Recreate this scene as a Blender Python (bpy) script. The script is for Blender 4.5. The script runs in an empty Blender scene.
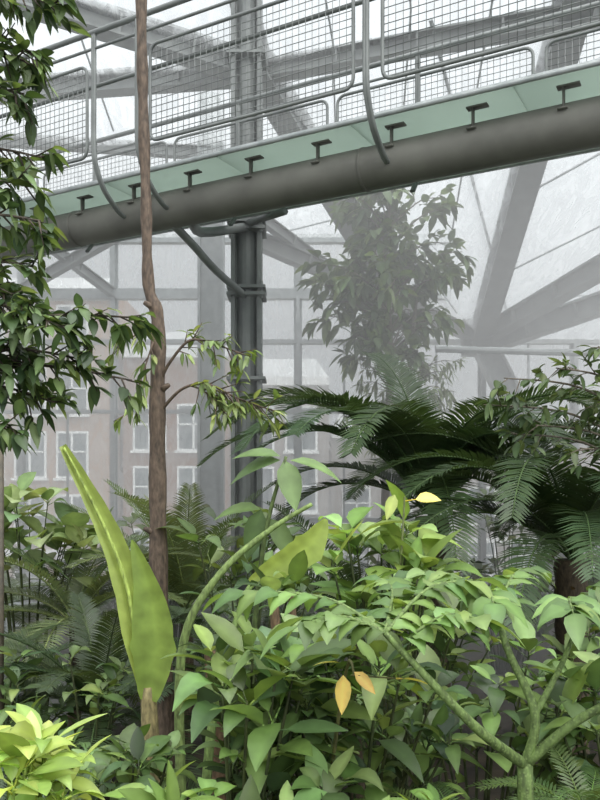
import bpy, math, random
from mathutils import Vector, Matrix
R = random.Random(7)
def V(*a): return Vector(a)
def lin(r,g,b):
    f=lambda c:(c/255/12.92) if c/255<=0.04045 else ((c/255+0.055)/1.055)**2.4
    return (f(r),f(g),f(b))
scene=bpy.context.scene
scene.view_settings.view_transform='Standard'
H=2.4
# ---------------------------------------------------------------- materials
def newmat(name):
    m=bpy.data.materials.new(name); m.use_nodes=True
    nt=m.node_tree; nt.nodes.clear()
    out=nt.nodes.new('ShaderNodeOutputMaterial')
    return m,nt,out
def noisy(name,c1,c2,scale=8,rough=.6,metal=0,bump=.0,stretch=(1,1,1)):
    m,nt,out=newmat(name)
    tc=nt.nodes.new('ShaderNodeTexCoord'); mp=nt.nodes.new('ShaderNodeMapping'); mp.inputs['Scale'].default_value=stretch
    nz=nt.nodes.new('ShaderNodeTexNoise'); nz.inputs['Scale'].default_value=scale; nz.inputs['Detail'].default_value=5
    cr=nt.nodes.new('ShaderNodeValToRGB'); cr.color_ramp.elements[0].position=.35; cr.color_ramp.elements[1].position=.65
    cr.color_ramp.elements[0].color=(*c1,1); cr.color_ramp.elements[1].color=(*c2,1)
    p=nt.nodes.new('ShaderNodeBsdfPrincipled'); p.inputs['Roughness'].default_value=rough; p.inputs['Metallic'].default_value=metal
    L=nt.links
    L.new(tc.outputs['Object'],mp.inputs['Vector']); L.new(mp.outputs[0],nz.inputs['Vector'])
    L.new(nz.outputs['Fac'],cr.inputs[0]); L.new(cr.outputs[0],p.inputs['Base Color'])
    if bump:
        b=nt.nodes.new('ShaderNodeBump'); b.inputs['Strength'].default_value=bump; b.inputs['Distance'].default_value=.02
        L.new(nz.outputs['Fac'],b.inputs['Height']); L.new(b.outputs[0],p.inputs['Normal'])
    L.new(p.outputs[0],out.inputs[0]); return m
def leafmat():
    m,nt,out=newmat('leaf_tissue'); L=nt.links
    a=nt.nodes.new('ShaderNodeAttribute'); a.attribute_name='Col'
    tc=nt.nodes.new('ShaderNodeTexCoord')
    nz=nt.nodes.new('ShaderNodeTexNoise'); nz.inputs['Scale'].default_value=14
    L.new(tc.outputs['Object'],nz.inputs['Vector'])
    mr=nt.nodes.new('ShaderNodeMapRange'); mr.inputs['To Min'].default_value=.6; mr.inputs['To Max'].default_value=1.3
    L.new(nz.outputs['Fac'],mr.inputs['Value'])
    hs=nt.nodes.new('ShaderNodeHueSaturation'); hs.inputs['Saturation'].default_value=.9; hs.inputs['Hue'].default_value=.495
    L.new(a.outputs['Color'],hs.inputs['Color'])
    mul=nt.nodes.new('ShaderNodeVectorMath'); mul.operation='SCALE'
    L.new(hs.outputs[0],mul.inputs[0]); L.new(mr.outputs[0],mul.inputs['Scale'])
    p=nt.nodes.new('ShaderNodeBsdfPrincipled'); p.inputs['Roughness'].default_value=.42
    p.inputs['Specular IOR Level'].default_value=.5
    t=nt.nodes.new('ShaderNodeBsdfTranslucent')
    m2=nt.nodes.new('ShaderNodeVectorMath'); m2.operation='MULTIPLY'; m2.inputs[1].default_value=(1.5,1.4,.7)
    mx=nt.nodes.new('ShaderNodeMixShader'); mx.inputs[0].default_value=.3
    L.new(mul.outputs[0],p.inputs['Base Color']); L.new(mul.outputs[0],m2.inputs[0]); L.new(m2.outputs[0],t.inputs['Color'])
    L.new(p.outputs[0],mx.inputs[1]); L.new(t.outputs[0],mx.inputs[2]); L.new(mx.outputs[0],out.inputs[0]); return m
def stemmat(name='plant_stem',spots=False):
    m,nt,out=newmat(name); L=nt.links
    a=nt.nodes.new('ShaderNodeAttribute'); a.attribute_name='Col'
    tc=nt.nodes.new('ShaderNodeTexCoord'); mp=nt.nodes.new('ShaderNodeMapping'); mp.inputs['Scale'].default_value=(1,1,.35)
    nz=nt.nodes.new('ShaderNodeTexNoise'); nz.inputs['Scale'].default_value=60; nz.inputs['Detail'].default_value=6
    L.new(tc.outputs['Object'],mp.inputs[0]); L.new(mp.outputs[0],nz.inputs['Vector'])
    mr=nt.nodes.new('ShaderNodeMapRange'); mr.inputs['From Min'].default_value=.3; mr.inputs['From Max'].default_value=.7
    mr.inputs['To Min'].default_value=.4; mr.inputs['To Max'].default_value=1.4
    L.new(nz.outputs['Fac'],mr.inputs['Value'])
    mul=nt.nodes.new('ShaderNodeVectorMath'); mul.operation='SCALE'
    L.new(a.outputs['Color'],mul.inputs[0]); L.new(mr.outputs[0],mul.inputs['Scale'])
    p=nt.nodes.new('ShaderNodeBsdfPrincipled'); p.inputs['Roughness'].default_value=.75
    b=nt.nodes.new('ShaderNodeBump'); b.inputs['Strength'].default_value=.5; b.inputs['Distance'].default_value=.01
    L.new(nz.outputs['Fac'],b.inputs['Height']); L.new(b.outputs[0],p.inputs['Normal'])
    src=mul.outputs[0]
    if spots:
        vo=nt.nodes.new('ShaderNodeTexVoronoi'); vo.inputs['Scale'].default_value=90; L.new(tc.outputs['Object'],vo.inputs['Vector'])
        cr=nt.nodes.new('ShaderNodeValToRGB'); cr.color_ramp.elements[0].position=.2; cr.color_ramp.elements[0].color=(.6,.6,.6,1); cr.color_ramp.elements[1].position=.45; cr.color_ramp.elements[1].color=(0,0,0,1)
        L.new(vo.outputs['Distance'],cr.inputs[0])
        mx=nt.nodes.new('ShaderNodeMixRGB'); mx.inputs[2].default_value=(*lin(120,140,84),1)
        L.new(cr.outputs[0],mx.inputs[0]); L.new(src,mx.inputs[1]); src=mx.outputs[0]
    L.new(src,p.inputs['Base Color']); L.new(p.outputs[0],out.inputs[0]); return m
LEAF=leafmat(); STEM=stemmat(); KSTEM=stemmat('mottled_stem',True)
STEEL=noisy('painted_steel',lin(104,108,107),lin(122,126,124),5,.5,.1)
STEEL_D=noisy('weathered_tube_steel',lin(84,84,78),lin(102,102,95),3,.6,.05)
STEEL_L=noisy('galvanised_steel',lin(140,146,146),lin(165,170,170),9,.4,.2)
CONC=noisy('concrete',lin(105,108,104),lin(140,142,138),6,.85,0,.2)
SOIL=noisy('soil',lin(28,24,18),lin(58,50,36),4,.95,0,.6)
PAVE=noisy('street_paving',lin(140,140,136),lin(165,164,160),1,.9)
def glassmat(name,col,tfac,sc=(2.2,.6,.8)):
    m,nt,out=newmat(name); L=nt.links
    tr=nt.nodes.new('ShaderNodeBsdfTransparent'); tr.inputs[0].default_value=(.96,.97,.98,1)
    tl=nt.nodes.new('ShaderNodeBsdfTranslucent'); tl.inputs[0].default_value=(*col,1)
    mx=nt.nodes.new('ShaderNodeMixShader'); mx.inputs[0].default_value=tfac
    tc=nt.nodes.new('ShaderNodeTexCoord'); mp=nt.nodes.new('ShaderNodeMapping'); mp.inputs['Scale'].default_value=sc
    nz=nt.nodes.new('ShaderNodeTexNoise'); nz.inputs['Scale'].default_value=1.6; nz.inputs['Detail'].default_value=10; nz.inputs['Roughness'].default_value=.78
    nz.inputs['Distortion'].default_value=1.2
    mr=nt.nodes.new('ShaderNodeMapRange'); mr.inputs['From Min'].default_value=.35; mr.inputs['From Max'].default_value=.68
    mr.inputs['To Min'].default_value=tfac*.25; mr.inputs['To Max'].default_value=min(1,tfac*2)
    L.new(tc.outputs['Object'],mp.inputs[0]); L.new(mp.outputs[0],nz.inputs['Vector']); L.new(nz.outputs['Fac'],mr.inputs['Value']); L.new(mr.outputs[0],mx.inputs[0])
    L.new(tr.outputs[0],mx.inputs[1]); L.new(tl.outputs[0],mx.inputs[2]); L.new(mx.outputs[0],out.inputs[0]); return m
ROOFG=glassmat('misted_roof_glass',(.52,.545,.555),.36,sc=(3,1,1))
WALLG=glassmat('facade_glass',(.85,.87,.88),.28)
def deckmat():
    m,nt,out=newmat('green_deck_glass'); L=nt.links
    tl=nt.nodes.new('ShaderNodeBsdfTranslucent'); tl.inputs[0].default_value=(*lin(180,190,182),1)
    p=nt.nodes.new('ShaderNodeBsdfPrincipled'); p.inputs['Base Color'].default_value=(*lin(186,196,188),1); p.inputs['Roughness'].default_value=.3
    mx=nt.nodes.new('ShaderNodeMixShader'); mx.inputs[0].default_value=.3
    tr=nt.nodes.new('ShaderNodeBsdfTransparent'); tr.inputs[0].default_value=(*lin(214,228,220),1); mx2=nt.nodes.new('ShaderNodeMixShader'); mx2.inputs[0].default_value=.22
    L.new(tl.outputs[0],mx.inputs[1]); L.new(p.outputs[0],mx.inputs[2]); L.new(mx.outputs[0],mx2.inputs[1]); L.new(tr.outputs[0],mx2.inputs[2]); L.new(mx2.outputs[0],out.inputs[0]); return m
DECK=deckmat()
def brickmat(name,c1,c2,mort):
    m,nt,out=newmat(name); L=nt.links
    tc=nt.nodes.new('ShaderNodeTexCoord'); mp=nt.nodes.new('ShaderNodeMapping'); mp.inputs['Rotation'].default_value=(math.pi/2,0,0)
    b=nt.nodes.new('ShaderNodeTexBrick'); b.inputs['Scale'].default_value=3; b.inputs['Color1'].default_value=(*c1,1); b.inputs['Color2'].default_value=(*c2,1); b.inputs['Mortar'].default_value=(*mort,1)
    p=nt.nodes.new('ShaderNodeBsdfPrincipled'); p.inputs['Roughness'].default_value=.9
    L.new(tc.outputs['Object'],mp.inputs[0]); L.new(mp.outputs[0],b.inputs['Vector']); L.new(b.outputs['Color'],p.inputs['Base Color']); L.new(p.outputs[0],out.inputs[0]); return m
BRICK=brickmat('brown_brick',lin(134,96,74),lin(108,76,58),lin(142,118,102))
BRICK2=brickmat('tan_brick',lin(164,136,116),lin(144,118,100),lin(172,156,142))
BRICK3=brickmat('grey_brick',lin(150,142,136),lin(136,128,122),lin(160,156,152))
WHITE=noisy('white_window_frame',lin(232,234,232),lin(240,241,240),3,.6)
PANE=noisy('dark_window_pane',lin(70,80,84),lin(100,112,114),.6,.2)
SLATE=noisy('pale_slate',lin(186,190,190),lin(200,203,203),2,.7)
# ---------------------------------------------------------------- mesh builder
class MB:
    def __init__(s): s.v=[];s.f=[];s.m=[];s.c=[]
    def add(s,vs,fs,mat=0,cols=None):
        o=len(s.v); s.v.extend([tuple(x) for x in vs])
        if cols is None: cols=[(.5,.5,.5)]*len(vs)
        elif isinstance(cols,tuple): cols=[cols]*len(vs)
        s.c.extend(cols)
        for f in fs: s.f.append(tuple(i+o for i in f)); s.m.append(mat)
    def build(s,name,mats,smooth=True):
        me=bpy.data.meshes.new(name); me.from_pydata(s.v,[],s.f)
        for m in mats: me.materials.append(m)
        me.polygons.foreach_set('material_index',s.m)
        me.polygons.foreach_set('use_smooth',[smooth]*len(s.f))
        at=me.color_attributes.new('Col','FLOAT_COLOR','POINT')
        fl=[]
        for c in s.c: fl.extend((c[0],c[1],c[2],1))
        at.data.foreach_set('color',fl)
        me.update(); ob=bpy.data.objects.new(name,me); scene.collection.objects.link(ob); return ob
def tube(mb,pts,rad,seg=8,mat=0,col=None,closed=False):
    pts=[Vector(p) for p in pts]; n=len(pts)
    if not isinstance(rad,(list,tuple)): rad=[rad]*n
    elif len(rad)==2 and n>2: rad=[rad[0]+(rad[1]-rad[0])*i/(n-1) for i in range(n)]
    vs=[];fs=[]; a=None
    for i,p in enumerate(pts):
        if closed: t=(pts[(i+1)%n]-pts[i-1])
        else: t=(pts[min(i+1,n-1)]-pts[max(i-1,0)])
        t.normalize()
        if a is None:
            a=t.orthogonal().normalized()
        else:
            a=(a-t*a.dot(t)); a.normalize()
        b=t.cross(a)
        for k in range(seg):
            th=2*math.pi*k/seg
            vs.append(p+(a*math.cos(th)+b*math.sin(th))*rad[i])
    m=n if closed else n-1
    for i in range(m):
        j=(i+1)%n
        for k in range(seg):
            fs.append((i*seg+k,i*seg+(k+1)%seg,j*seg+(k+1)%seg,j*seg+k))
    if not closed:
        fs.append(tuple(range(seg))[::-1]); fs.append(tuple(range((n-1)*seg,n*seg)))
    mb.add(vs,fs,mat,col)
def smooth_path(pts,n=4):
    P=[Vector(p) for p in pts]; out=[]
    for i in range(len(P)-1):
        p0=P[max(i-1,0)];p1=P[i];p2=P[i+1];p3=P[min(i+2,len(P)-1)]
        for k in range(n):
            t=k/n
            out.append(.5*((2*p1)+(p2-p0)*t+(2*p0-5*p1+4*p2-p3)*t*t+(3*p1-p0-3*p2+p3)*t**3))
    out.append(P[-1]); return out
def obox(mb,c,ax,ay,az,mat=0,col=None):
    c=Vector(c);vs=[]
    for sx in(-1,1):
        for sy in(-1,1):
            for sz in(-1,1): vs.append(c+ax*sx+ay*sy+az*sz)
    mb.add(vs,[(0,1,3,2),(4,6,7,5),(0,4,5,1),(2,3,7,6),(0,2,6,4),(1,5,7,3)],mat,col)
def box(mb,x0,x1,y0,y1,z0,z1,mat=0,col=None):
    obox(mb,((x0+x1)/2,(y0+y1)/2,(z0+z1)/2),V((x1-x0)/2,0,0),V(0,(y1-y0)/2,0),V(0,0,(z1-z0)/2),mat,col)
def bar(mb,p,q,w,h,mat=0,up=V(0,0,1)):
    p=Vector(p);q=Vector(q);d=q-p;l=d.length;d.normalize()
    s=d.cross(up);s.normalize();u=s.cross(d)
    obox(mb,(p+q)/2,d*l/2,s*w/2,u*h/2,mat)
def hbeam(mb,p,q,w,h,mat=0,up=V(0,0,1)):
    p=Vector(p);q=Vector(q);d=(q-p);l=d.length;d.normalize();s=d.cross(up).normalized();u=s.cross(d)
    bar(mb,p,q,w*.25,h,mat,up)
    for k in(-1,1):
        bar(mb,p+u*h*.5*k,q+u*h*.5*k,w,h*.12,mat,up)
    n=int(l/1.1)
    for i in range(1,n+1):
        c=p+d*(l*i/(n+1)); obox(mb,c,d*.015,s*w*.45,u*h*.5,mat)
# ---------------------------------------------------------------- shell
mb=MB(); box(mb,-14,14,-4,16,-.3,0); mb.build('floor',[SOIL],False)
mb=MB(); box(mb,-60,60,16.6,80,-4.3,-4); mb.build('street_ground',[PAVE],False)
mb=MB()
xs=[-9.24+1.84*i for i in range(11)]
for x in xs:
    box(mb,x-.04,x+.04,15.85,16.05,0,7.2 if x<3 else 5.2)
    box(mb,x-.08,x+.08,15.98,16.04,0,7.2 if x<3 else 5.2)
for z,h,x1 in((7.2,.16,3),(6.1,.2,3),(5.15,.08,9.2),(3.76,.07,9.2),(1.6,.1,9.2)):
    box(mb,-9.3,x1,15.86,16.06,z-h/2,z+h/2)
for x in xs[:-1]:
    box(mb,x+.9,x+.94,15.95,16,1.6,5.15)
box(mb,-9.3,9.2,15.7,16.1,0,.35,2)
mb.add([V(-9.3,16.01,.35),V(9.2,16.01,.35),V(9.2,16.01,5.15),V(-9.3,16.01,5.15)],[(0,1,2,3)],1)
mb.add([V(-9.3,16.01,5.15),V(3,16.01,5.15),V(3,16.01,7.2),V(-9.3,16.01,7.2)],[(0,1,2,3)],1)
mb.build('window_1',[STEEL_L,WALLG,CONC],False)
A=V(3.49,15.5,5.15);B=V(-.475,10,7.5);C=V(3.0,8.2,8.0);B2=V(2.3,15.6,5.3);F=V(-.7,13,6.3)
LT=V(-9.3,16,7.2);LB=V(-9.3,6,9.5);T1=V(-2,3,11);T2=V(5,3,10.5);RR=V(9.2,11,7.4);RE=V(9.2,16,5.15)
mb=MB()
tri=[(A,B,C),(A,C,RR),(A,RR,RE),(LT,V(1.8,16,7.2),B),(V(1.8,16,7.2),A,B),(LT,B,LB),(LB,B,T1),(B,C,T1),(C,T2,T1),(C,RR,T2)]
for a,b,c in tri: mb.add([a,b,c],[(0,1,2)],0)
for a,b,c in tri:
    for k in range(1,4):
        t=k/4; bar(mb,a.lerp(b,t),c.lerp(b,t),.02,.03,1)
mb.build('ceiling',[ROOFG,STEEL_L],False)
mb=MB()
hbeam(mb,A,C+(C-A)*.35,.36,.4)
hbeam(mb,B2,B+(B-B2)*.02,.34,.34)
hbeam(mb,F,A,.2,.24)
hbeam(mb,A,V(5.6,11,6.15)+V(2,-4,1),.3,.28)
hbeam(mb,A-V(0,.0,.15),V(6.7,13,5.94)+V(2,-1.6,.5),.3,.34)
hbeam(mb,V(-3.8,9,8.05),B,.28,.28)
hbeam(mb,B,V(4.2,8.6,7.6),.22,.2)
hbeam(mb,B,T1,.26,.24); hbeam(mb,V(-9,12,7.9),B,.22,.24)
hbeam(mb,V(-1.33,12,6.9),V(-5.5,15.9,6.2),.14,.18)
hbeam(mb,V(-1.33,12,6.9),V(2.3,15.9,5.3),.14,.16)
hbeam(mb,V(-6,12,7.6),V(-3.7,15.9,6.1),.14,.16); hbeam(mb,V(-6,12,7.6),V(-1.33,12,7.3),.14,.16)
tube(mb,[V(1.5,9.2,7.7),A+V(.6,0,.2)],.025,6,1); tube(mb,[V(4.2,8.6,7.6),V(6.5,15.8,5.2)],.025,6,1)
obox(mb,A,V(.35,0,0),V(0,.12,0),V(0,0,.35))
hbeam(mb,A,V(4.75,15.4,2.6),.4,.4,1); hbeam(mb,V(4.75,15.4,2.6),V(4.9,15.4,0),.4,.4,1)
tube(mb,[(2.2,13,4.53),(4,13,4.48),(6.5,13,4.42)],.06,10,1)
mb.build('roof_steel_frame',[STEEL,STEEL_L],False)
mb=MB()
cx,cy=-.53,8
box(mb,cx-.15,cx+.15,cy-.03,cy+.03,0,7.7)
for s in(-1,1): box(mb,cx+s*.13-.02,cx+s*.13+.02,cy-.14,cy+.14,0,7.7)
tube(mb,[(cx,cy,0),(cx,cy,7.7)],.1,16)
for z in(.05,3.4,4.23,4.3,4.88,4.95,6.6):
    box(mb,cx-.19,cx+.19,cy-.18,cy+.18,z-.015,z+.015)
    for sx in(-.15,.15): tube(mb,[(cx+sx,cy-.15,z-.04),(cx+sx,cy-.15,z+.05)],.018,6)
mb.build('steel_column',[STEEL],False)
mb=MB(); box(mb,-1.5,-1.16,11.95,12.05,0,8.2)
for s in(-1,1): box(mb,-1.33+s*.17-.02,-1.33+s*.17+.02,11.85,12.15,0,8.2)
mb.build('steel_column',[STEEL_L],False)
# ---------------------------------------------------------------- skywalk
def bp(t,o,z): return V(1.875-.874*t-.485*o,5+.485*t-.874*o,z)
mb=MB()
ZT=4.64
tube(mb,[bp(t,0,ZT) for t in(-3,8.5)],.15,28,1)
for t in(-1.2,1.6,4.4,7.2): tube(mb,[bp(t-.012,0,ZT),bp(t+.012,0,ZT)],.154,28,1)
d=V(-.874,.485,0);n=V(-.485,-.874,0)
for i in range(10):
    t0=-2.9+i*1.13
    obox(mb,bp(t0+.56,-.38,4.885),d*.562,n*.62,V(0,0,.015),2)
bar(mb,bp(-3,.25,4.89),bp(8.5,.25,4.89),.02,.035,3); bar(mb,bp(-3,-1.02,4.89),bp(8.5,-1.02,4.89),.03,.06,3)
t=-2.7
while t<8.3:
    obox(mb,bp(t,.1,4.77),d*.006,n*.02,V(0,0,.085),1)
    obox(mb,bp(t-.03,.1,4.86),d*.07,n*.03,V(0,0,.005),1)
    obox(mb,bp(t,.13,4.71),d*.03,n*.03,V(0,0,.005),1)
    t+=.58
def post(t,o,so):
    pr=[(o,5.98),(o,5.5),(o,5.05),(o-.03*so,4.9),(o-.12*so,4.75),(o-.28*so,4.63),(.13*so if so>0 else -.9,4.6)]
    if so<0: pr=[(o,5.98),(o,5.5),(o,5.05),(o+.03,4.9),(o+.12,4.78)]
    P=smooth_path([bp(t,a,z) for a,z in pr],4)
    for k in(-.009,.009): tube(mb,[p+d*k for p in P],.015,8,0)
for t in(-1.0,1.375,3.3,3.75,6.1): post(t,.5,1)
for t in(-2,-.2,1.6,3.4,5.2,7): post(t,-1.05,-1)
def rrect(t0,t1,z0,z1,o,r=.1):
    pts=[]
    for (ct,cz,a0) in((t1-r,z1-r,0),(t0+r,z1-r,90),(t0+r,z0+r,180),(t1-r,z0+r,270)):
        for k in range(5):
            a=math.radians(a0+k*22.5); pts.append(bp(ct+r*math.cos(a),o,cz+r*math.sin(a)))
    return pts
def panel(t0,t1,z0,z1,o):
    tube(mb,rrect(t0,t1,z0,z1,o,.07),.013,8,0,closed=True)
    t=t0+.05
    while t<t1-.03:
        tube(mb,[bp(t,o,z0+.01),bp(t,o,z1-.01)],.003,4,4); t+=.052
    z=z0+.05
    while z<z1-.03:
        tube(mb,[bp(t0+.01,o,z),bp(t1-.01,o,z)],.003,4,4); z+=.052
for t0,t1 in((-3,-1.1),(-.9,1.27),(1.48,3.2),(3.85,6.0),(6.2,8.4)): panel(t0,t1,5.0,5.74,.47)
for i in range(6): panel(-3.0+i*1.8+.05,-3.0+(i+1)*1.8-.05,4.97,5.78,-1.05)
for o in(.5,-1.05):
    tube(mb,[bp(-3,o,5.97),bp(8.5,o,5.97)],.022,10,0)
    tube(mb,[bp(-3,o,5.84),bp(8.5,o,5.84)],.012,8,0)
tube(mb,[bp(-3,.4,5.6),bp(8.5,.4,5.6)],.016,8,0)
q=bp(3.15,0,ZT)
tube(mb,smooth_path([q+V(0,0,-.1),V(-.9,7.3,4.66),V(-.53,7.9,4.90)],4),.045,10,0)
tube(mb,smooth_path([bp(3.35,0,4.52),V(-.93,7.0,4.45),V(-.78,7.4,4.34),V(-.55,7.88,4.22)],4),.035,10,0)
tube(mb,[bp(2.8,-.9,4.8),V(-.53,7.9,4.93)],.035,8,0)
mb.build('elevated_walkway',[STEEL,STEEL_D,DECK,STEEL_L,STEEL],True)
# ---------------------------------------------------------------- townhouses outside
def house(name,x0,x1,y,ztop,brick,dx,dz,z0,ww,wh):
    mb=MB(); box(mb,x0,x1,y,y+8,-4,ztop,0)
    box(mb,x0,x1,y-.3,y+.1,ztop-.4,ztop,1)
    box(mb,x0,x1,y-.12,y,-1.2,-.9,1)
    x=x0+dx*.6
    while x<x1-dx*.4:
        z=z0
        while z<ztop-wh-.6:
            box(mb,x-ww/2-.12,x+ww/2+.12,y-.06,y+.02,z-.12,z+wh+.12,1)
            box(mb,x-ww/2,x+ww/2,y-.1,y,z,z+wh,2)
            box(mb,x-.05,x+.05,y-.14,y,z,z+wh,1); box(mb,x-ww/2,x+ww/2,y-.14,y,z+wh*.55,z+wh*.55+.08,1)
            box(mb,x-ww/2-.2,x+ww/2+.2,y-.25,y,z-.22,z-.1,1)
            z+=dz
        x+=dx
    mb.add([V(x0,y,ztop),V(x1,y,ztop),V(x1-.6,y+2,ztop+1.2),V(x0+.6,y+2,ztop+1.2)],[(0,1,2,3)],3)
    mb.build(name,[brick,WHITE,PANE,SLATE],False)
house('townhouse',-30,-8.6,38,11.3,BRICK2,2.0,3.0,-3.4,1.3,2.0)
house('townhouse',-8.4,-3.4,38,8.6,BRICK,2.1,2.95,-2.0,1.35,2.0)
house('townhouse',-3.3,1.4,39,7.4,BRICK3,2.1,2.95,-2.0,1.35,2.0)
house('townhouse',1.8,30,46,5.2,BRICK3,2.4,3.0,-3,1.4,1.9)
# ---------------------------------------------------------------- plant tools
def jit(c,a=.15):
    k=1+R.uniform(-a,a); return (c[0]*k*(1+R.uniform(-a,a)*.6),c[1]*k,c[2]*k*(1+R.uniform(-a,a)))
def rv(s=1): return V(R.uniform(-s,s),R.uniform(-s,s),R.uniform(-s,s))
def leaf(mb,base,dr,L,W,col,up=None,droop=.3,fold=.25,p=.75,nseg=5,pet=0,rib=1.35,wave=0):
    dr=Vector(dr).normalized(); up=Vector(up) if up else V(R.uniform(-.4,.4),R.uniform(-.4,.4),1)
    if abs(dr.dot(up.normalized()))>.97: up=up+V(.5,.3,0)
    side=dr.cross(up).normalized(); nn=side.cross(dr)
    base=Vector(base)
    if pet>0:
        e=base+dr*pet; tube(mb,[base,e],[.004*max(1,L*5),.003*max(1,L*5)],3,1,(col[0]*1.1,col[1],col[2])); base=e
    vs=[];cs=[];fs=[]
    ph=R.uniform(0,6)
    for i in range(nseg+1):
        t=i/nseg
        c=base+dr*L*t*(1-.25*droop*t)-V(0,0,1)*droop*L*t*t*.6
        w=W*.5*max(.02,math.sin(math.pi*min(1,max(0,t))**p if t<1 else math.pi))**.85
        wv=wave*math.sin(i*2.4+ph)*w
        vs+= [c+side*w*math.cos(fold)+nn*(w*math.sin(fold)+wv),c,c-side*w*math.cos(fold)+nn*(w*math.sin(fold)-wv)]
        cs+= [col,(col[0]*rib,col[1]*rib,col[2]*rib),col]
    for i in range(nseg):
        o=i*3; fs+=[(o,o+1,o+4,o+3),(o+1,o+2,o+5,o+4)]
    mb.add(vs,fs,0,cs)
def blade(mb,path,widths,side,col,fold=.2,n=5,rib=1.2):
    P=smooth_path(path,n); N=len(P); side=Vector(side).normalized()
    vs=[];cs=[];fs=[]
    for i,p in enumerate(P):
        f=i/(N-1)*(len(widths)-1); k=min(int(f),len(widths)-2); w=.5*(widths[k]+(widths[k+1]-widths[k])*(f-k))
        t=(P[min(i+1,N-1)]-P[max(i-1,0)]).normalized(); s=(side-t*side.dot(t)).normalized(); nn=s.cross(t)
        if nn.y>0: nn=-nn
        r=R.uniform(.94,1.06)
        for u in(-1,-.5,0,.5,1):
            vs.append(p+s*w*u*r-nn*(-fold)*w*abs(u)); k2=rib if u==0 else 1
            k2*= .92+.16*((i%2)); cs.append((col[0]*k2,col[1]*k2,col[2]*k2))
    for i in range(N-1):
        for k in range(4):
            o=i*5+k; fs.append((o,o+1,o+6,o+5))
    mb.add(vs,fs,0,cs)
def frond(mb,base,az,elev,L,sag,n,ll,lw,col,thick=.012,vee=.25):
    base=Vector(base); N=14; pts=[base.copy()]; e=elev
    twist=R.uniform(-.25,.25)
    for i in range(N):
        e=elev-sag*((i+1)/N)**1.2
        a2=az+twist*(i/N); hz=V(math.cos(a2),math.sin(a2),0)
        pts.append(pts[-1]+(hz*math.cos(e)+V(0,0,math.sin(e)))*(L/N))
    tube(mb,pts,[thick,thick*.25],4,1,(col[0]*1.3,col[1]*1.2,col[2]))
    for i in range(n):
        t=.12+.88*(i+.5)/n; f=t*N; k=min(int(f),N-1); p=pts[k].lerp(pts[k+1],f-k); tg=(pts[k+1]-pts[k]).normalized()
        s=tg.cross(V(0,0,1))
        if s.length<.1: s=V(-math.sin(az),math.cos(az),0)
        s.normalize(); nn=s.cross(tg)
        l=ll*(math.sin(math.pi*(.12+.83*t))**.6)*R.uniform(.9,1.08)
        cc=jit(col,.12)
        for sg in(-1,1):
            dd=(s*sg*.9+tg*(.35+.5*t)+nn*vee+rv(.05)).normalized()
            wv=tg*lw*.5
            m=p+dd*l*.5; tip=p+dd*l-V(0,0,1)*l*.12
            mb.add([p-wv*.5,p+wv*.5,m+wv+nn*.0,m-wv,tip],[(0,1,2,3),(3,2,4)],0,cc)
def cycad(name,base,crown,n,L,col,ll=.2,lw=.018,el=(.25,1.35),sag=(.7,1.3),az=(0,6.283),trunk=.11,nl=55,extra=()):
    mb=MB(); base=Vector(base);crown=Vector(crown)
    P=smooth_path([base,base.lerp(crown,.5)+V(.02,.02,0),crown],8)
    tube(mb,P,[trunk*(1.0+.12*(i%2)) for i in range(len(P))],12,1,lin(70,60,44))
    for k in range(26):
        a=R.uniform(0,6.28); z=R.uniform(.1,1); p=base.lerp(crown,z); h=V(math.cos(a),math.sin(a),0)
        leaf(mb,p+h*trunk*.9,h+V(0,0,.9),.09,.05,lin(82,70,48),p=.6,nseg=2)
    for i in range(n):
        a=az[0]+(az[1]-az[0])*(i+R.uniform(-.3,.3))/n
        frond(mb,crown,a,R.uniform(*el),L*R.uniform(.8,1.1),R.uniform(*sag),nl,ll,lw,jit(col,.2))
    for (a,e,l,s) in extra: frond(mb,crown,math.radians(a),e,l,s,nl+15,ll,lw,jit(col,.12),thick=.016)
    return mb.build(name,[LEAF,STEM],True)
def whorl(mb,tip,dr,n,L,W,cols,spread=1.0,**kw):
    dr=Vector(dr).normalized(); a=dr.orthogonal().normalized(); b=dr.cross(a); o=R.uniform(0,6)
    for i in range(n):
        th=o+i*2.4; h=a*math.cos(th)+b*math.sin(th)
        k=R.uniform(.35,1.0)*spread; sz=R.uniform(.55,1.3)
        leaf(mb,Vector(tip)-dr*L*.25*R.random(),h*k+dr*R.uniform(.1,.6)+V(0,0,.1),L*sz,W*sz*R.uniform(.85,1.15),jit(R.choice(cols),.3),droop=R.uniform(.1,.9),pet=L*.2,**kw)
def shrub(name,base,cc,rad,nt,L,W,per,cols,stem=(60,70,35),sr=.012,**kw):
    mb=MB(); base=Vector(base); cc=Vector(cc); sc=lin(*stem)
    for i in range(nt):
        while True:
            u=rv(1)
            if .25<u.length<1 and u.z>-.75: break
        u=u*(.55+.45*R.random())/max(u.length,.5)
        tip=V(cc.x+u.x*rad[0],cc.y+u.y*rad[1],cc.z+u.z*rad[2])
        root=base+V(u.x*rad[0]*.25,u.y*rad[1]*.25,0)
        mid=root.lerp(tip,.6)+V(-u.x*rad[0]*.2,-u.y*rad[1]*.2,.08)
        P=smooth_path([root,mid,tip],4); tube(mb,P,[sr,sr*.35],5,1,jit(sc,.15))
        dr=(tip-mid).normalized()+V(u.x,u.y,.5)*.4
        whorl(mb,tip,dr,per,L,W,cols,**kw)
        whorl(mb,P[-3],dr,max(2,per//2),L*.9,W*.9,cols,**kw)
    return mb.build(name,[LEAF,STEM],True)
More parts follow.
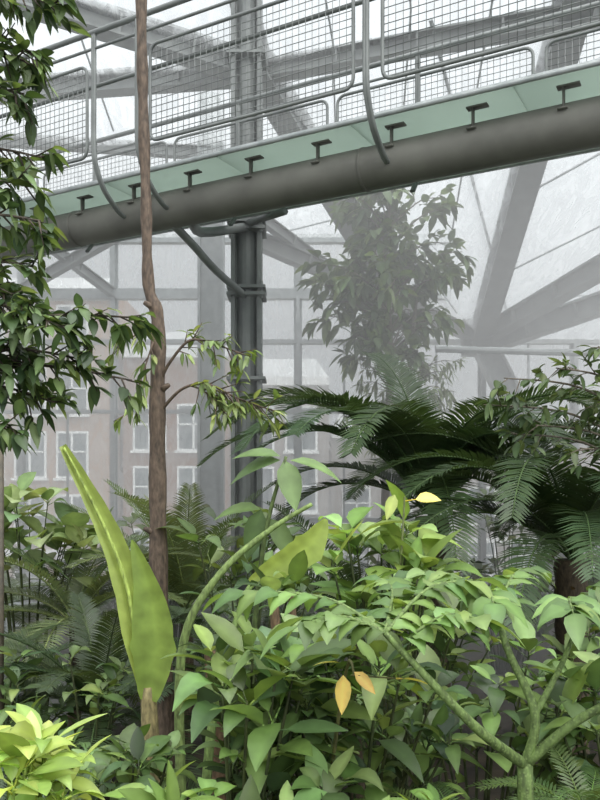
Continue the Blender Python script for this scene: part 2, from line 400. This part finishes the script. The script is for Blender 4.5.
def spray(mb,path,r0,n,L,W,cols,barkc,tw=.16,hang=.5,start=.25,**kw):
    P=smooth_path(path,6); tube(mb,P,[r0,r0*.3],6,1,barkc)
    N=len(P)-1
    for i in range(n):
        t=start+(1-start)*(i+R.random()*.6)/n; f=min(t,.999)*N; k=int(f); p=P[k].lerp(P[k+1],f-k); tg=(P[k+1]-P[k]).normalized()
        o=rv(1); o=(o-tg*o.dot(tg)).normalized()
        q=p+o*tw*R.uniform(.2,1)+tg*tw*.5-V(0,0,hang*tw*.5); tube(mb,[p,q],[.005,.002],3,1,barkc)
        for j in range(R.randint(3,5)):
            b=p.lerp(q,R.uniform(.35,1)); dd=(q-p).normalized()*.7+rv(.8)+V(0,0,-hang)
            leaf(mb,b,dd,L*R.uniform(.7,1.15),W*R.uniform(.8,1.1),jit(R.choice(cols),.2),droop=R.uniform(.2,.6),**kw)
# ---------------------------------------------------------------- slender foreground tree
BK=lin(92,78,66)
mb=MB()
P=smooth_path([(-.74,4.5,0),(-.76,4.5,1.16),(-.79,4.5,1.73),(-.80,4.5,2.3),(-.802,4.5,2.85),(-.80,4.5,3.3),(-.852,4.5,3.5),(-.866,4.5,3.97),(-.883,4.5,4.54),(-.893,4.5,5.1),(-.90,4.5,6.2)],5)
N=len(P); tube(mb,P,[.054-.024*min(1,(i/N)/.62)**2*1.0+.004*math.sin(i*1.7) for i in range(N)],12,1,BK)
DG=[lin(96,118,58),lin(112,134,64),lin(84,106,54),lin(132,150,80)]
spray(mb,[(-.79,4.5,2.95),(-.72,4.45,3.06),(-.6,4.4,3.17),(-.45,4.4,3.14),(-.3,4.35,3.08)],.011,17,.085,.028,DG,BK,tw=.13,hang=.4,start=.35)
spray(mb,[(-.79,4.5,2.78),(-.65,4.4,2.9),(-.5,4.35,2.92),(-.35,4.35,2.85),(-.17,4.3,2.78)],.01,32,.085,.028,DG,BK,tw=.14,hang=.4,start=.4)
spray(mb,[(-.6,4.4,2.92),(-.52,4.35,2.88),(-.42,4.3,2.78)],.007,12,.085,.028,DG,BK,tw=.1,hang=.6)
spray(mb,[(-.80,4.5,3.28),(-.9,4.4,3.2),(-1.0,4.35,3.12)],.008,8,.085,.028,DG,BK,tw=.1,hang=.7)
spray(mb,[(-.80,4.5,3.25),(-.86,4.4,3.0),(-.93,4.35,2.75)],.007,8,.085,.028,DG,BK,tw=.08,hang=.9)
for z in(1.5,2.1,2.9,3.36): 
    tube(mb,[(-.8,4.5,z),(-.8+.07*R.choice((-1,1)),4.46,z+.03)],[.03,.012],6,1,BK)
mb.build('slender_tree',[LEAF,STEM])
# ---------------------------------------------------------------- left broadleaf tree
mb=MB(); C2=[lin(62,84,46),lin(80,104,56),lin(50,72,40),lin(106,130,76)]
tube(mb,smooth_path([(-1.55,3,0),(-1.5,3,1.5),(-1.45,3,2.8),(-1.5,3,4.4),(-1.4,3,5.4)],5),[.07,.04],10,1,lin(70,62,52))
for e,nn in(((-.90,2.95,4.15),24),((-.98,3,4.0),22),((-1.0,2.9,3.80),22),((-1.0,3.1,3.65),18),((-.94,2.9,3.34),18),((-1.0,3,3.2),16),((-1.0,2.95,3.5),14),((-1.02,2.95,3.95),18),
          ((-.60,2.95,3.0),20),((-.64,3.05,2.78),16),((-.85,2.9,2.95),24),((-.95,3.1,2.7),24),((-.8,3,2.85),22),((-1.05,2.9,2.6),18),((-.95,3.05,4.3),20),((-1.0,2.95,3.05),22),((-1.02,3.0,2.82),22)):
    e=V(*e); s=V(-1.47,3,e.z-R.uniform(-.02,.25))
    spray(mb,[s,s.lerp(e,.5)+V(0,0,.1),e],.010,nn,.095,.042,C2,lin(70,62,52),tw=.11,hang=.25,start=.2)
mb.build('broadleaf_tree',[LEAF,STEM])
# ---------------------------------------------------------------- banana plants
YG=lin(152,174,78); YG2=lin(128,156,60)
mb=MB()
tube(mb,smooth_path([(-.68,3.8,0),(-.70,3.8,.9),(-.722,3.8,1.42)],5),[.06,.035],12,1,lin(132,122,84))
blade(mb,[(-.722,3.8,1.36),(-.765,3.79,1.64),(-.82,3.78,1.93),(-.926,3.76,2.21),(-1.11,3.74,2.56)],[.04,.14,.14,.10,.035],(1,.25,0),YG,fold=.5)
blade(mb,[(-.712,3.78,1.36),(-.68,3.76,1.62),(-.705,3.75,1.87),(-.785,3.74,2.12)],[.08,.22,.15,.01],(1,-.15,.1),YG2,fold=.35)
tube(mb,smooth_path([(-.722,3.8,1.36),(-.765,3.76,1.64),(-.82,3.75,1.93),(-.926,3.73,2.21),(-1.10,3.73,2.55)],4),[.016,.006],6,1,lin(160,180,90))
mb.build('banana_plant',[LEAF,STEM])
mb=MB()
tube(mb,smooth_path([(-.55,4,0),(-.6,4,1.0),(-.58,4,1.6),(-.4,4,1.93),(-.15,4,2.15),(.06,4,2.28)],6),[.03,.01],8,1,lin(118,138,80))
tube(mb,smooth_path([(-.5,4,0),(-.45,4,1.1),(-.3,4,1.75),(-.2,4,1.92)],6),[.03,.012],8,1,lin(118,142,80))
blade(mb,[(-.24,3.8,1.92),(-.1,3.75,2.0),(.04,3.72,2.09),(.12,3.7,2.22)],[.02,.12,.16,.02],(.3,.2,-1),YG,fold=.3)
G=lin(104,132,76)
leaf(mb,(-.1,4.05,2.5),(-1,.1,-.15),.3,.13,lin(84,110,64),up=(.1,-.6,1),droop=.5)
leaf(mb,(-.1,4.05,2.52),(-.9,.1,.2),.28,.1,lin(96,124,70),up=(.1,-.6,1),droop=.4)
leaf(mb,(-.08,4.05,2.5),(.25,-.2,-1),.26,.13,G,up=(.2,-1,.1),droop=.1)
leaf(mb,(-.05,4.05,2.5),(1,-.1,-.1),.3,.1,G,up=(0,-.5,1),droop=.5)
leaf(mb,(-.2,4.1,2.25),(-.3,0,-1),.26,.12,lin(78,104,58),up=(.2,-1,.1),droop=.1)
leaf(mb,(-.2,4.1,2.25),(-1,0,.1),.28,.12,lin(90,116,60),up=(.2,-.5,1),droop=.5)
leaf(mb,(-.15,4.1,2.2),(.5,0,-.8),.24,.11,lin(90,116,60),up=(.2,-1,.3),droop=.2)
tube(mb,smooth_path([(-.3,4.2,0),(-.25,4.15,1.4),(-.18,4.08,2.1),(-.07,4.05,2.52)],5),[.02,.008],6,1,lin(84,100,56))
mb.build('banana_plant',[LEAF,STEM])
# ---------------------------------------------------------------- cycads and palms
CG=lin(62,86,50)
cycad('cycad',(1.15,7,0),(1.15,7,2.08),18,2.1,CG,ll=.33,lw=.03,el=(.6,1.4),sag=(1.2,1.9),trunk=.14,nl=68,
      extra=[(178,1.35,2.5,1.9),(195,1.3,2.5,2.0),(215,1.35,2.5,2.2),(165,1.4,2.5,2.0),(250,1.35,2.3,2.2),(10,1.35,2.6,2.0),(-20,1.3,2.6,2.0),(-40,1.4,2.5,2.2),(-70,1.4,2.3,2.3),(30,1.25,2.6,1.7),(110,1.45,2.3,1.2),(185,1.1,2.4,1.8),(225,1.15,2.3,1.7)])
cycad('cycad',(2.1,6.2,0),(2.1,6.2,1.78),18,2.0,CG,ll=.3,lw=.027,el=(.5,1.3),sag=(1.2,1.9),trunk=.12,nl=64,
      extra=[(190,1.25,2.2,2.0),(210,1.2,2.1,2.0),(235,1.3,2.2,2.2),(265,1.2,2.0,2.1),(300,1.2,2.0,2.1),(172,1.35,2.3,1.9),(150,1.35,2.2,1.6),(120,1.4,2.1,1.3)])
cycad('cycad',(3.4,7.6,0),(3.4,7.6,2.0),18,2.0,CG,ll=.3,lw=.026,el=(.6,1.4),sag=(1.2,1.9),trunk=.13,extra=[(180,1.3,2.3,1.9),(200,1.2,2.2,1.9)])
LG=lin(96,114,72)
cycad('cycad',(-1.9,6.6,0),(-1.85,6.6,1.2),20,1.3,LG,ll=.22,lw=.02,el=(.3,1.4),sag=(.9,1.6),trunk=.05)
cycad('cycad',(-2.2,5.4,0),(-2.2,5.4,.75),18,1.2,lin(70,90,54),ll=.19,lw=.018,el=(.3,1.3),sag=(.9,1.6),trunk=.05)
cycad('cycad',(-1.0,7,0),(-1.0,7,1.25),22,1.4,LG,ll=.22,lw=.02,el=(.6,1.5),sag=(.6,1.5),trunk=.05)
cycad('cycad',(-1.3,5.2,0),(-1.3,5.2,.85),18,1.1,lin(58,78,46),ll=.18,lw=.018,el=(.3,1.4),sag=(.9,1.6),trunk=.06)
cycad('cycad',(-.45,5.2,0),(-.45,5.2,1.0),16,1.0,lin(58,78,46),ll=.17,lw=.018,el=(.3,1.4),sag=(.9,1.6),trunk=.08)
cycad('cycad',(.45,6,0),(.45,6,1.2),16,1.3,lin(60,82,50),ll=.2,lw=.02,el=(.3,1.3),sag=(.9,1.6),trunk=.08)
cycad('cycad',(-3.2,7.6,0),(-3.2,7.6,1.0),16,1.3,LG,ll=.2,lw=.018,el=(.3,1.3),sag=(.7,1.4),trunk=.06)
# ---------------------------------------------------------------- misty tree
mb=MB(); TB=lin(104,96,84); TC=[lin(84,108,62),lin(100,124,70),lin(70,92,54)]
tube(mb,smooth_path([(1.2,10.8,0),(1.15,10.8,2),(1.22,10.8,4),(1.15,10.8,5.2),(1.2,10.8,6.0)],4),[.07,.025],8,1,TB)
tube(mb,smooth_path([(1.25,10.9,0),(1.35,10.9,2),(1.5,10.9,4),(1.6,10.9,5.0)],4),[.05,.02],8,1,TB)
for i in range(76):
    z=R.uniform(3.9,6.25); a=R.uniform(0,6.28); r=R.uniform(.3,1.1)*(1.12-.4*abs(z-4.9)); s=V(1.2,10.8,z-.3)
    e=V(1.2+.05+r*math.cos(a),10.8+r*math.sin(a)*.7,z+.1)
    spray(mb,[s,s.lerp(e,.6)+V(0,0,.12),e],.013,6,.25,.115,TC,TB,tw=.24,hang=.2,start=.4)
for i in range(44):
    z=R.uniform(2.6,4.1); a=R.uniform(0,6.28); r=R.uniform(.2,.9); s=V(1.4,10.9,z-.3); e=V(1.45+r*math.cos(a),10.9+r*math.sin(a)*.6,z)
    spray(mb,[s,s.lerp(e,.6)+V(0,0,.1),e],.01,6,.16,.04,[lin(116,134,88),lin(100,118,76)],TB,tw=.2,hang=.5,start=.3)
mb.build('rubber_tree',[LEAF,STEM])
# ---------------------------------------------------------------- right hand tree
mb=MB(); RC=[lin(80,100,60),lin(102,124,76),lin(68,88,52)]
tube(mb,smooth_path([(2.5,5.4,0),(2.45,5.4,1.5),(2.35,5.3,2.6),(2.3,5.2,3.4)],4),[.06,.03],8,1,TB)
for e,nn in(((1.17,5.1,2.88),10),((1.3,5.1,3.05),10),((1.6,5,3.1),10),((1.5,5.1,2.75),9),((1.85,5,2.9),10),((1.9,5.1,3.25),10),((1.75,5,2.6),8),((1.35,5.2,2.7),7)):
    e=V(*e); s=V(2.38,5.3,e.z-.35)
    spray(mb,[s,s.lerp(e,.5)+V(0,0,.12),e],.012,nn,.12,.055,RC,TB,tw=.15,hang=.15,start=.3)
mb.build('fruit_tree',[LEAF,STEM])
# ---------------------------------------------------------------- mid shrubs
shrub('umbrella_shrub',(.45,4,0),(.38,4,1.99),(.36,.3,.20),12,.28,.12,6,[lin(116,146,70),lin(100,130,62),lin(134,162,84)],sr=.014)
mb=MB(); leaf(mb,(.50,3.8,2.30),(.9,-.2,.15),.13,.075,lin(232,214,84),up=(0,-.9,1),pet=.05); leaf(mb,(.45,3.8,2.33),(-.3,-.2,-.7),.12,.06,lin(160,176,84),up=(0,-1,.2))
tube(mb,[(.45,4,0),(.47,3.95,1.5),(.5,3.82,2.32)],[.012,.005],5,1,lin(80,90,45)); mb.build('yellowing_leaf_shoot',[LEAF,STEM])
DGR=[lin(78,102,56),lin(96,124,62),lin(60,82,48),lin(114,142,76)]
shrub('broadleaf_shrub',(-.35,4.6,0),(-.25,4.6,2.0),(.45,.4,.4),14,.22,.09,5,[lin(84,108,62),lin(102,128,70),lin(70,94,52)])
shrub('broadleaf_shrub',(-.2,3.2,0),(-.18,3.2,1.52),(.34,.35,.38),20,.2,.085,6,DGR)
shrub('broadleaf_shrub',(.2,3.2,0),(.22,3.1,1.52),(.42,.35,.34),20,.21,.088,6,DGR)
shrub('broadleaf_shrub',(0,2.8,0),(.05,2.7,1.28),(.4,.25,.22),14,.18,.08,6,DGR)
shrub('broadleaf_shrub',(-.25,2.9,0),(-.16,2.85,1.66),(.26,.2,.16),9,.25,.1,5,[lin(106,136,68),lin(88,116,60)])
shrub('broadleaf_shrub',(-.75,3.4,0),(-.72,3.3,1.15),(.25,.25,.2),12,.17,.075,6,DGR)
shrub('broadleaf_shrub',(.75,3.5,0),(.85,3.4,1.38),(.5,.35,.35),20,.2,.088,6,DGR)
shrub('broadleaf_shrub',(1.3,3.2,0),(1.25,3.1,1.32),(.4,.35,.4),18,.2,.088,6,DGR)
shrub('broadleaf_shrub',(.6,4.6,0),(.7,4.6,1.42),(.7,.4,.4),22,.22,.09,6,DGR)
shrub('broadleaf_shrub',(1.9,4.6,0),(1.9,4.6,1.3),(.6,.4,.4),20,.22,.09,6,DGR)
shrub('broadleaf_shrub',(-1.2,4.6,0),(-1.2,4.6,.95),(.6,.4,.5),28,.17,.065,6,DGR)
shrub('broadleaf_shrub',(-1.9,4.9,0),(-1.95,4.9,.95),(.6,.4,.55),26,.19,.07,6,DGR)
mb=MB()
tube(mb,smooth_path([(.05,3,0),(.1,2.85,1.2),(.15,2.6,1.78),(.17,2.5,1.79)],4),[.01,.004],5,1,lin(90,90,50))
leaf(mb,(.135,2.5,1.79),(-.05,-.1,-1),.11,.055,lin(226,196,84),up=(.2,-1,0)); leaf(mb,(.17,2.5,1.80),(.7,-.1,-.55),.09,.04,lin(226,190,84),up=(0,-1,.4)); leaf(mb,(.12,2.5,1.83),(-.8,-.2,.1),.09,.03,lin(204,196,96))
leaf(mb,(.3,2.5,1.78),(.8,-.2,.0),.1,.035,lin(210,200,90),pet=.02); tube(mb,[(.3,2.5,1.78),(.16,2.5,1.79)],.003,4,1,lin(90,90,50))
mb.build('yellowing_leaf_shoot',[LEAF,STEM])
BG=[lin(144,170,66),lin(128,156,60),lin(156,180,84)]
shrub('lime_leaf_shrub',(-.76,2.1,0),(-.77,2.05,1.60),(.24,.22,.13),22,.15,.055,7,BG,stem=(110,130,50))
shrub('lime_leaf_shrub',(-.36,2.3,0),(-.40,2.3,1.44),(.17,.15,.07),8,.15,.065,6,[lin(118,148,66),lin(96,128,56)],stem=(110,130,50))
shrub('lime_leaf_shrub',(.35,2.2,0),(.35,2.2,1.40),(.3,.2,.07),12,.14,.05,6,[lin(114,146,66),lin(96,128,56)],stem=(110,130,50))
shrub('philodendron',(-2.3,6.8,0),(-2.3,6.8,2.0),(.6,.4,.35),16,.3,.2,5,[lin(112,134,84),lin(132,152,96)])
shrub('philodendron',(-1.5,8.8,0),(-1.6,8.8,1.7),(.8,.4,.5),18,.3,.16,5,[lin(110,130,82),lin(124,144,92)])
for (x,y,z,c) in((-4,10,1.2,0),(-2.4,11,1.2,1),(-.6,10.5,1.3,0),(.8,9.5,1.4,1),(2.6,10,1.8,0),(4.2,10.5,2.0,1),(3.5,8.9,1.7,0),(5.2,11,2.2,0),(-5.2,9,1.3,1),(0,8.8,.9,0)):
    shrub('tropical_shrub',(x,y,0),(x,y,z*.75),(.95,.6,z*.6),26,.3,.1,6,[lin(96,116,70),lin(80,100,58),lin(116,136,82)][c:c+2])
# ---------------------------------------------------------------- konjac (foreground right)
mb=MB(); KS=lin(90,110,58); KL=[lin(96,128,62),lin(114,144,74),lin(78,106,54)]
tube(mb,smooth_path([(.72,2.5,0),(.71,2.5,.8),(.703,2.5,1.52)],5),[.034,.024],12,1,KS)
def kb(path,r0,r1): tube(mb,smooth_path(path,5),[r0,r1],8,1,KS)
def kr(path,n,l=.14,w=.068):
    P=smooth_path(path,6); tube(mb,P,[.008,.003],5,1,KS); N=len(P)-1
    for i in range(n):
        t=.08+.9*i/n; f=t*N; k=int(f); p=P[k].lerp(P[k+1],f-k); tg=(P[k+1]-P[k]).normalized(); s=tg.cross(V(0,0,1)).normalized()
        for sg in(-1,1): leaf(mb,p,s*sg*.9+tg*.6+V(0,0,.1)+rv(.18),l*R.uniform(.7,1.2),w*R.uniform(.8,1.1),jit(R.choice(KL),.2),up=(R.uniform(-.3,.3),-.25,1),droop=R.uniform(.4,1.1),fold=.15,p=.7,wave=.14)
    leaf(mb,P[-1],tg,l*1.1,w,jit(KL[0]),droop=.6)
n0=(.703,2.5,1.51)
kb([n0,(.53,2.36,1.66),(.375,2.32,1.82),(.25,2.35,1.95)],.018,.009)
kb([n0,(.83,2.45,1.65),(.97,2.42,1.75),(1.08,2.4,1.88)],.018,.009)
kb([n0,(.735,2.5,1.67),(.67,2.6,1.86),(.68,2.75,1.97)],.018,.009)
kb([(.735,2.5,1.67),(.85,2.6,1.8),(.95,2.7,1.95)],.012,.006)
for a in([(.25,2.35,1.95),(.1,2.45,2.03),(-.08,2.5,2.05),(-.2,2.55,2.04)],[(.25,2.35,1.95),(.12,2.35,2.0),(0,2.3,1.98)],[(.25,2.35,1.95),(.3,2.6,2.04),(.28,2.85,2.05)],
         [(.3,2.35,1.92),(.42,2.35,2.0),(.52,2.3,2.0)],[(.25,2.35,1.95),(.4,2.5,2.06),(.55,2.55,2.08)],[(.68,2.75,1.97),(.55,2.85,2.06),(.38,2.95,2.06)],[(.68,2.75,1.97),(.78,2.9,2.06),(.9,3.05,2.06)],
         [(.68,2.75,1.95),(.62,2.6,2.04),(.58,2.4,2.03)],[(.95,2.7,1.95),(1.0,2.6,2.04),(1.05,2.4,2.0)],[(.95,2.7,1.95),(1.1,2.85,2.03),(1.25,3.0,2.0)],[(.95,2.7,1.95),(.86,2.55,2.02),(.82,2.4,2.0)],
         [(1.08,2.4,1.88),(.98,2.25,1.92),(.92,2.15,1.9)],[(1.08,2.4,1.88),(1.2,2.3,1.92),(1.3,2.2,1.86)]):
    kr(a,8)
mb.build('konjac_plant',[LEAF,KSTEM])
for (x,y,z) in((.55,2.7,1.15),(1.0,2.8,1.2),(-.15,2.5,1.1)):
    mb=MB()
    tube(mb,[(x,y,0),(x,y,z)],.03,8,1,lin(60,48,34))
    for i in range(12): frond(mb,(x,y,z),i*.52+R.random()*.3,R.uniform(.5,1.1),.45,1.1,26,.07,.013,jit(lin(88,116,60),.2),thick=.004)
    mb.build('tree_fern',[LEAF,STEM])
for x,y,h,r in((-.1,3.6,1.9,.03),(-.02,3.7,1.9,.022),(-.45,4.2,1.5,.05)):
    mb=MB(); P=smooth_path([(x,y,0),(x+.03,y,h*.5),(x-.02,y,h)],5); tube(mb,P,[r,r*.7],8,1,lin(104,84,62))
    whorl(mb,(x-.02,y,h),(0,0,1),9,.2,.08,DGR); mb.build('understory_tree',[LEAF,STEM])
mb=MB(); tube(mb,[(-1.87,5,0),(-1.87,5,2.75)],.02,8); mb.build('support_pole',[noisy('dark_wood',lin(60,56,46),lin(84,76,62),20)])
mb=MB(); box(mb,-5,-1.7,7.9,8.3,0,.3); box(mb,-5,-1.65,7.85,8.35,.3,.37); mb.build('planter_kerb',[CONC],False)
mb=MB()
for z in(.95,.7): tube(mb,[(-5.5,9.3,z),(-2.4,9.3,z)],.03,10)
for x in(-5.4,-4.4,-3.4,-2.4): tube(mb,[(x,9.3,0),(x,9.3,.95)],.03,10)
mb.build('path_guard_rail',[STEEL_L])
# ---------------------------------------------------------------- mist
mb=MB(); y0,y1=7.2,15.6
vs=[(-8.5,y0,.02),(8.5,y0,.02),(8.5,y1,.02),(-8.5,y1,.02),(-8.5,y0,7.4),(8.5,y0,7.4),(8.5,y1,4.95),(-8.5,y1,4.95)]
mb.add([V(*v) for v in vs],[(3,2,1,0),(4,5,6,7),(0,1,5,4),(1,2,6,5),(2,3,7,6),(3,0,4,7)])
m,nt,out=newmat('drifting_mist'); vs=nt.nodes.new('ShaderNodeVolumeScatter'); vs.inputs['Density'].default_value=.135; vs.inputs['Color'].default_value=(.995,.997,1,1)
nt.links.new(vs.outputs[0],out.inputs['Volume']); mb.build('mist_cloud',[m],False)
# ---------------------------------------------------------------- light
w=bpy.data.worlds.new('sky'); scene.world=w; w.use_nodes=True; nt=w.node_tree
bg=nt.nodes['Background']; tc=nt.nodes.new('ShaderNodeTexCoord'); sp=nt.nodes.new('ShaderNodeSeparateXYZ'); cr=nt.nodes.new('ShaderNodeValToRGB')
cr.color_ramp.elements[0].position=.0; cr.color_ramp.elements[0].color=(.80,.84,.86,1); cr.color_ramp.elements[1].position=.85; cr.color_ramp.elements[1].color=(2.4,2.45,2.5,1)
e=cr.color_ramp.elements.new(.55); e.color=(.78,.82,.84,1)
nt.links.new(tc.outputs['Generated'],sp.inputs[0]); nt.links.new(sp.outputs['Z'],cr.inputs[0]); nt.links.new(cr.outputs[0],bg.inputs[0]); bg.inputs[1].default_value=1.15
s=bpy.data.lights.new('sun','SUN'); s.energy=4.6; s.angle=1.5; s.color=(1,.99,.96); so=bpy.data.objects.new('sun',s); so.rotation_euler=(math.radians(28),math.radians(18),0); scene.collection.objects.link(so)
cam=bpy.data.cameras.new('camera'); cam.lens=36; cam.sensor_width=36; cam.shift_y=.1; cam.clip_end=300
co=bpy.data.objects.new('camera',cam); co.location=(0,0,H); co.rotation_euler=(math.pi/2,0,0); scene.collection.objects.link(co); scene.camera=co
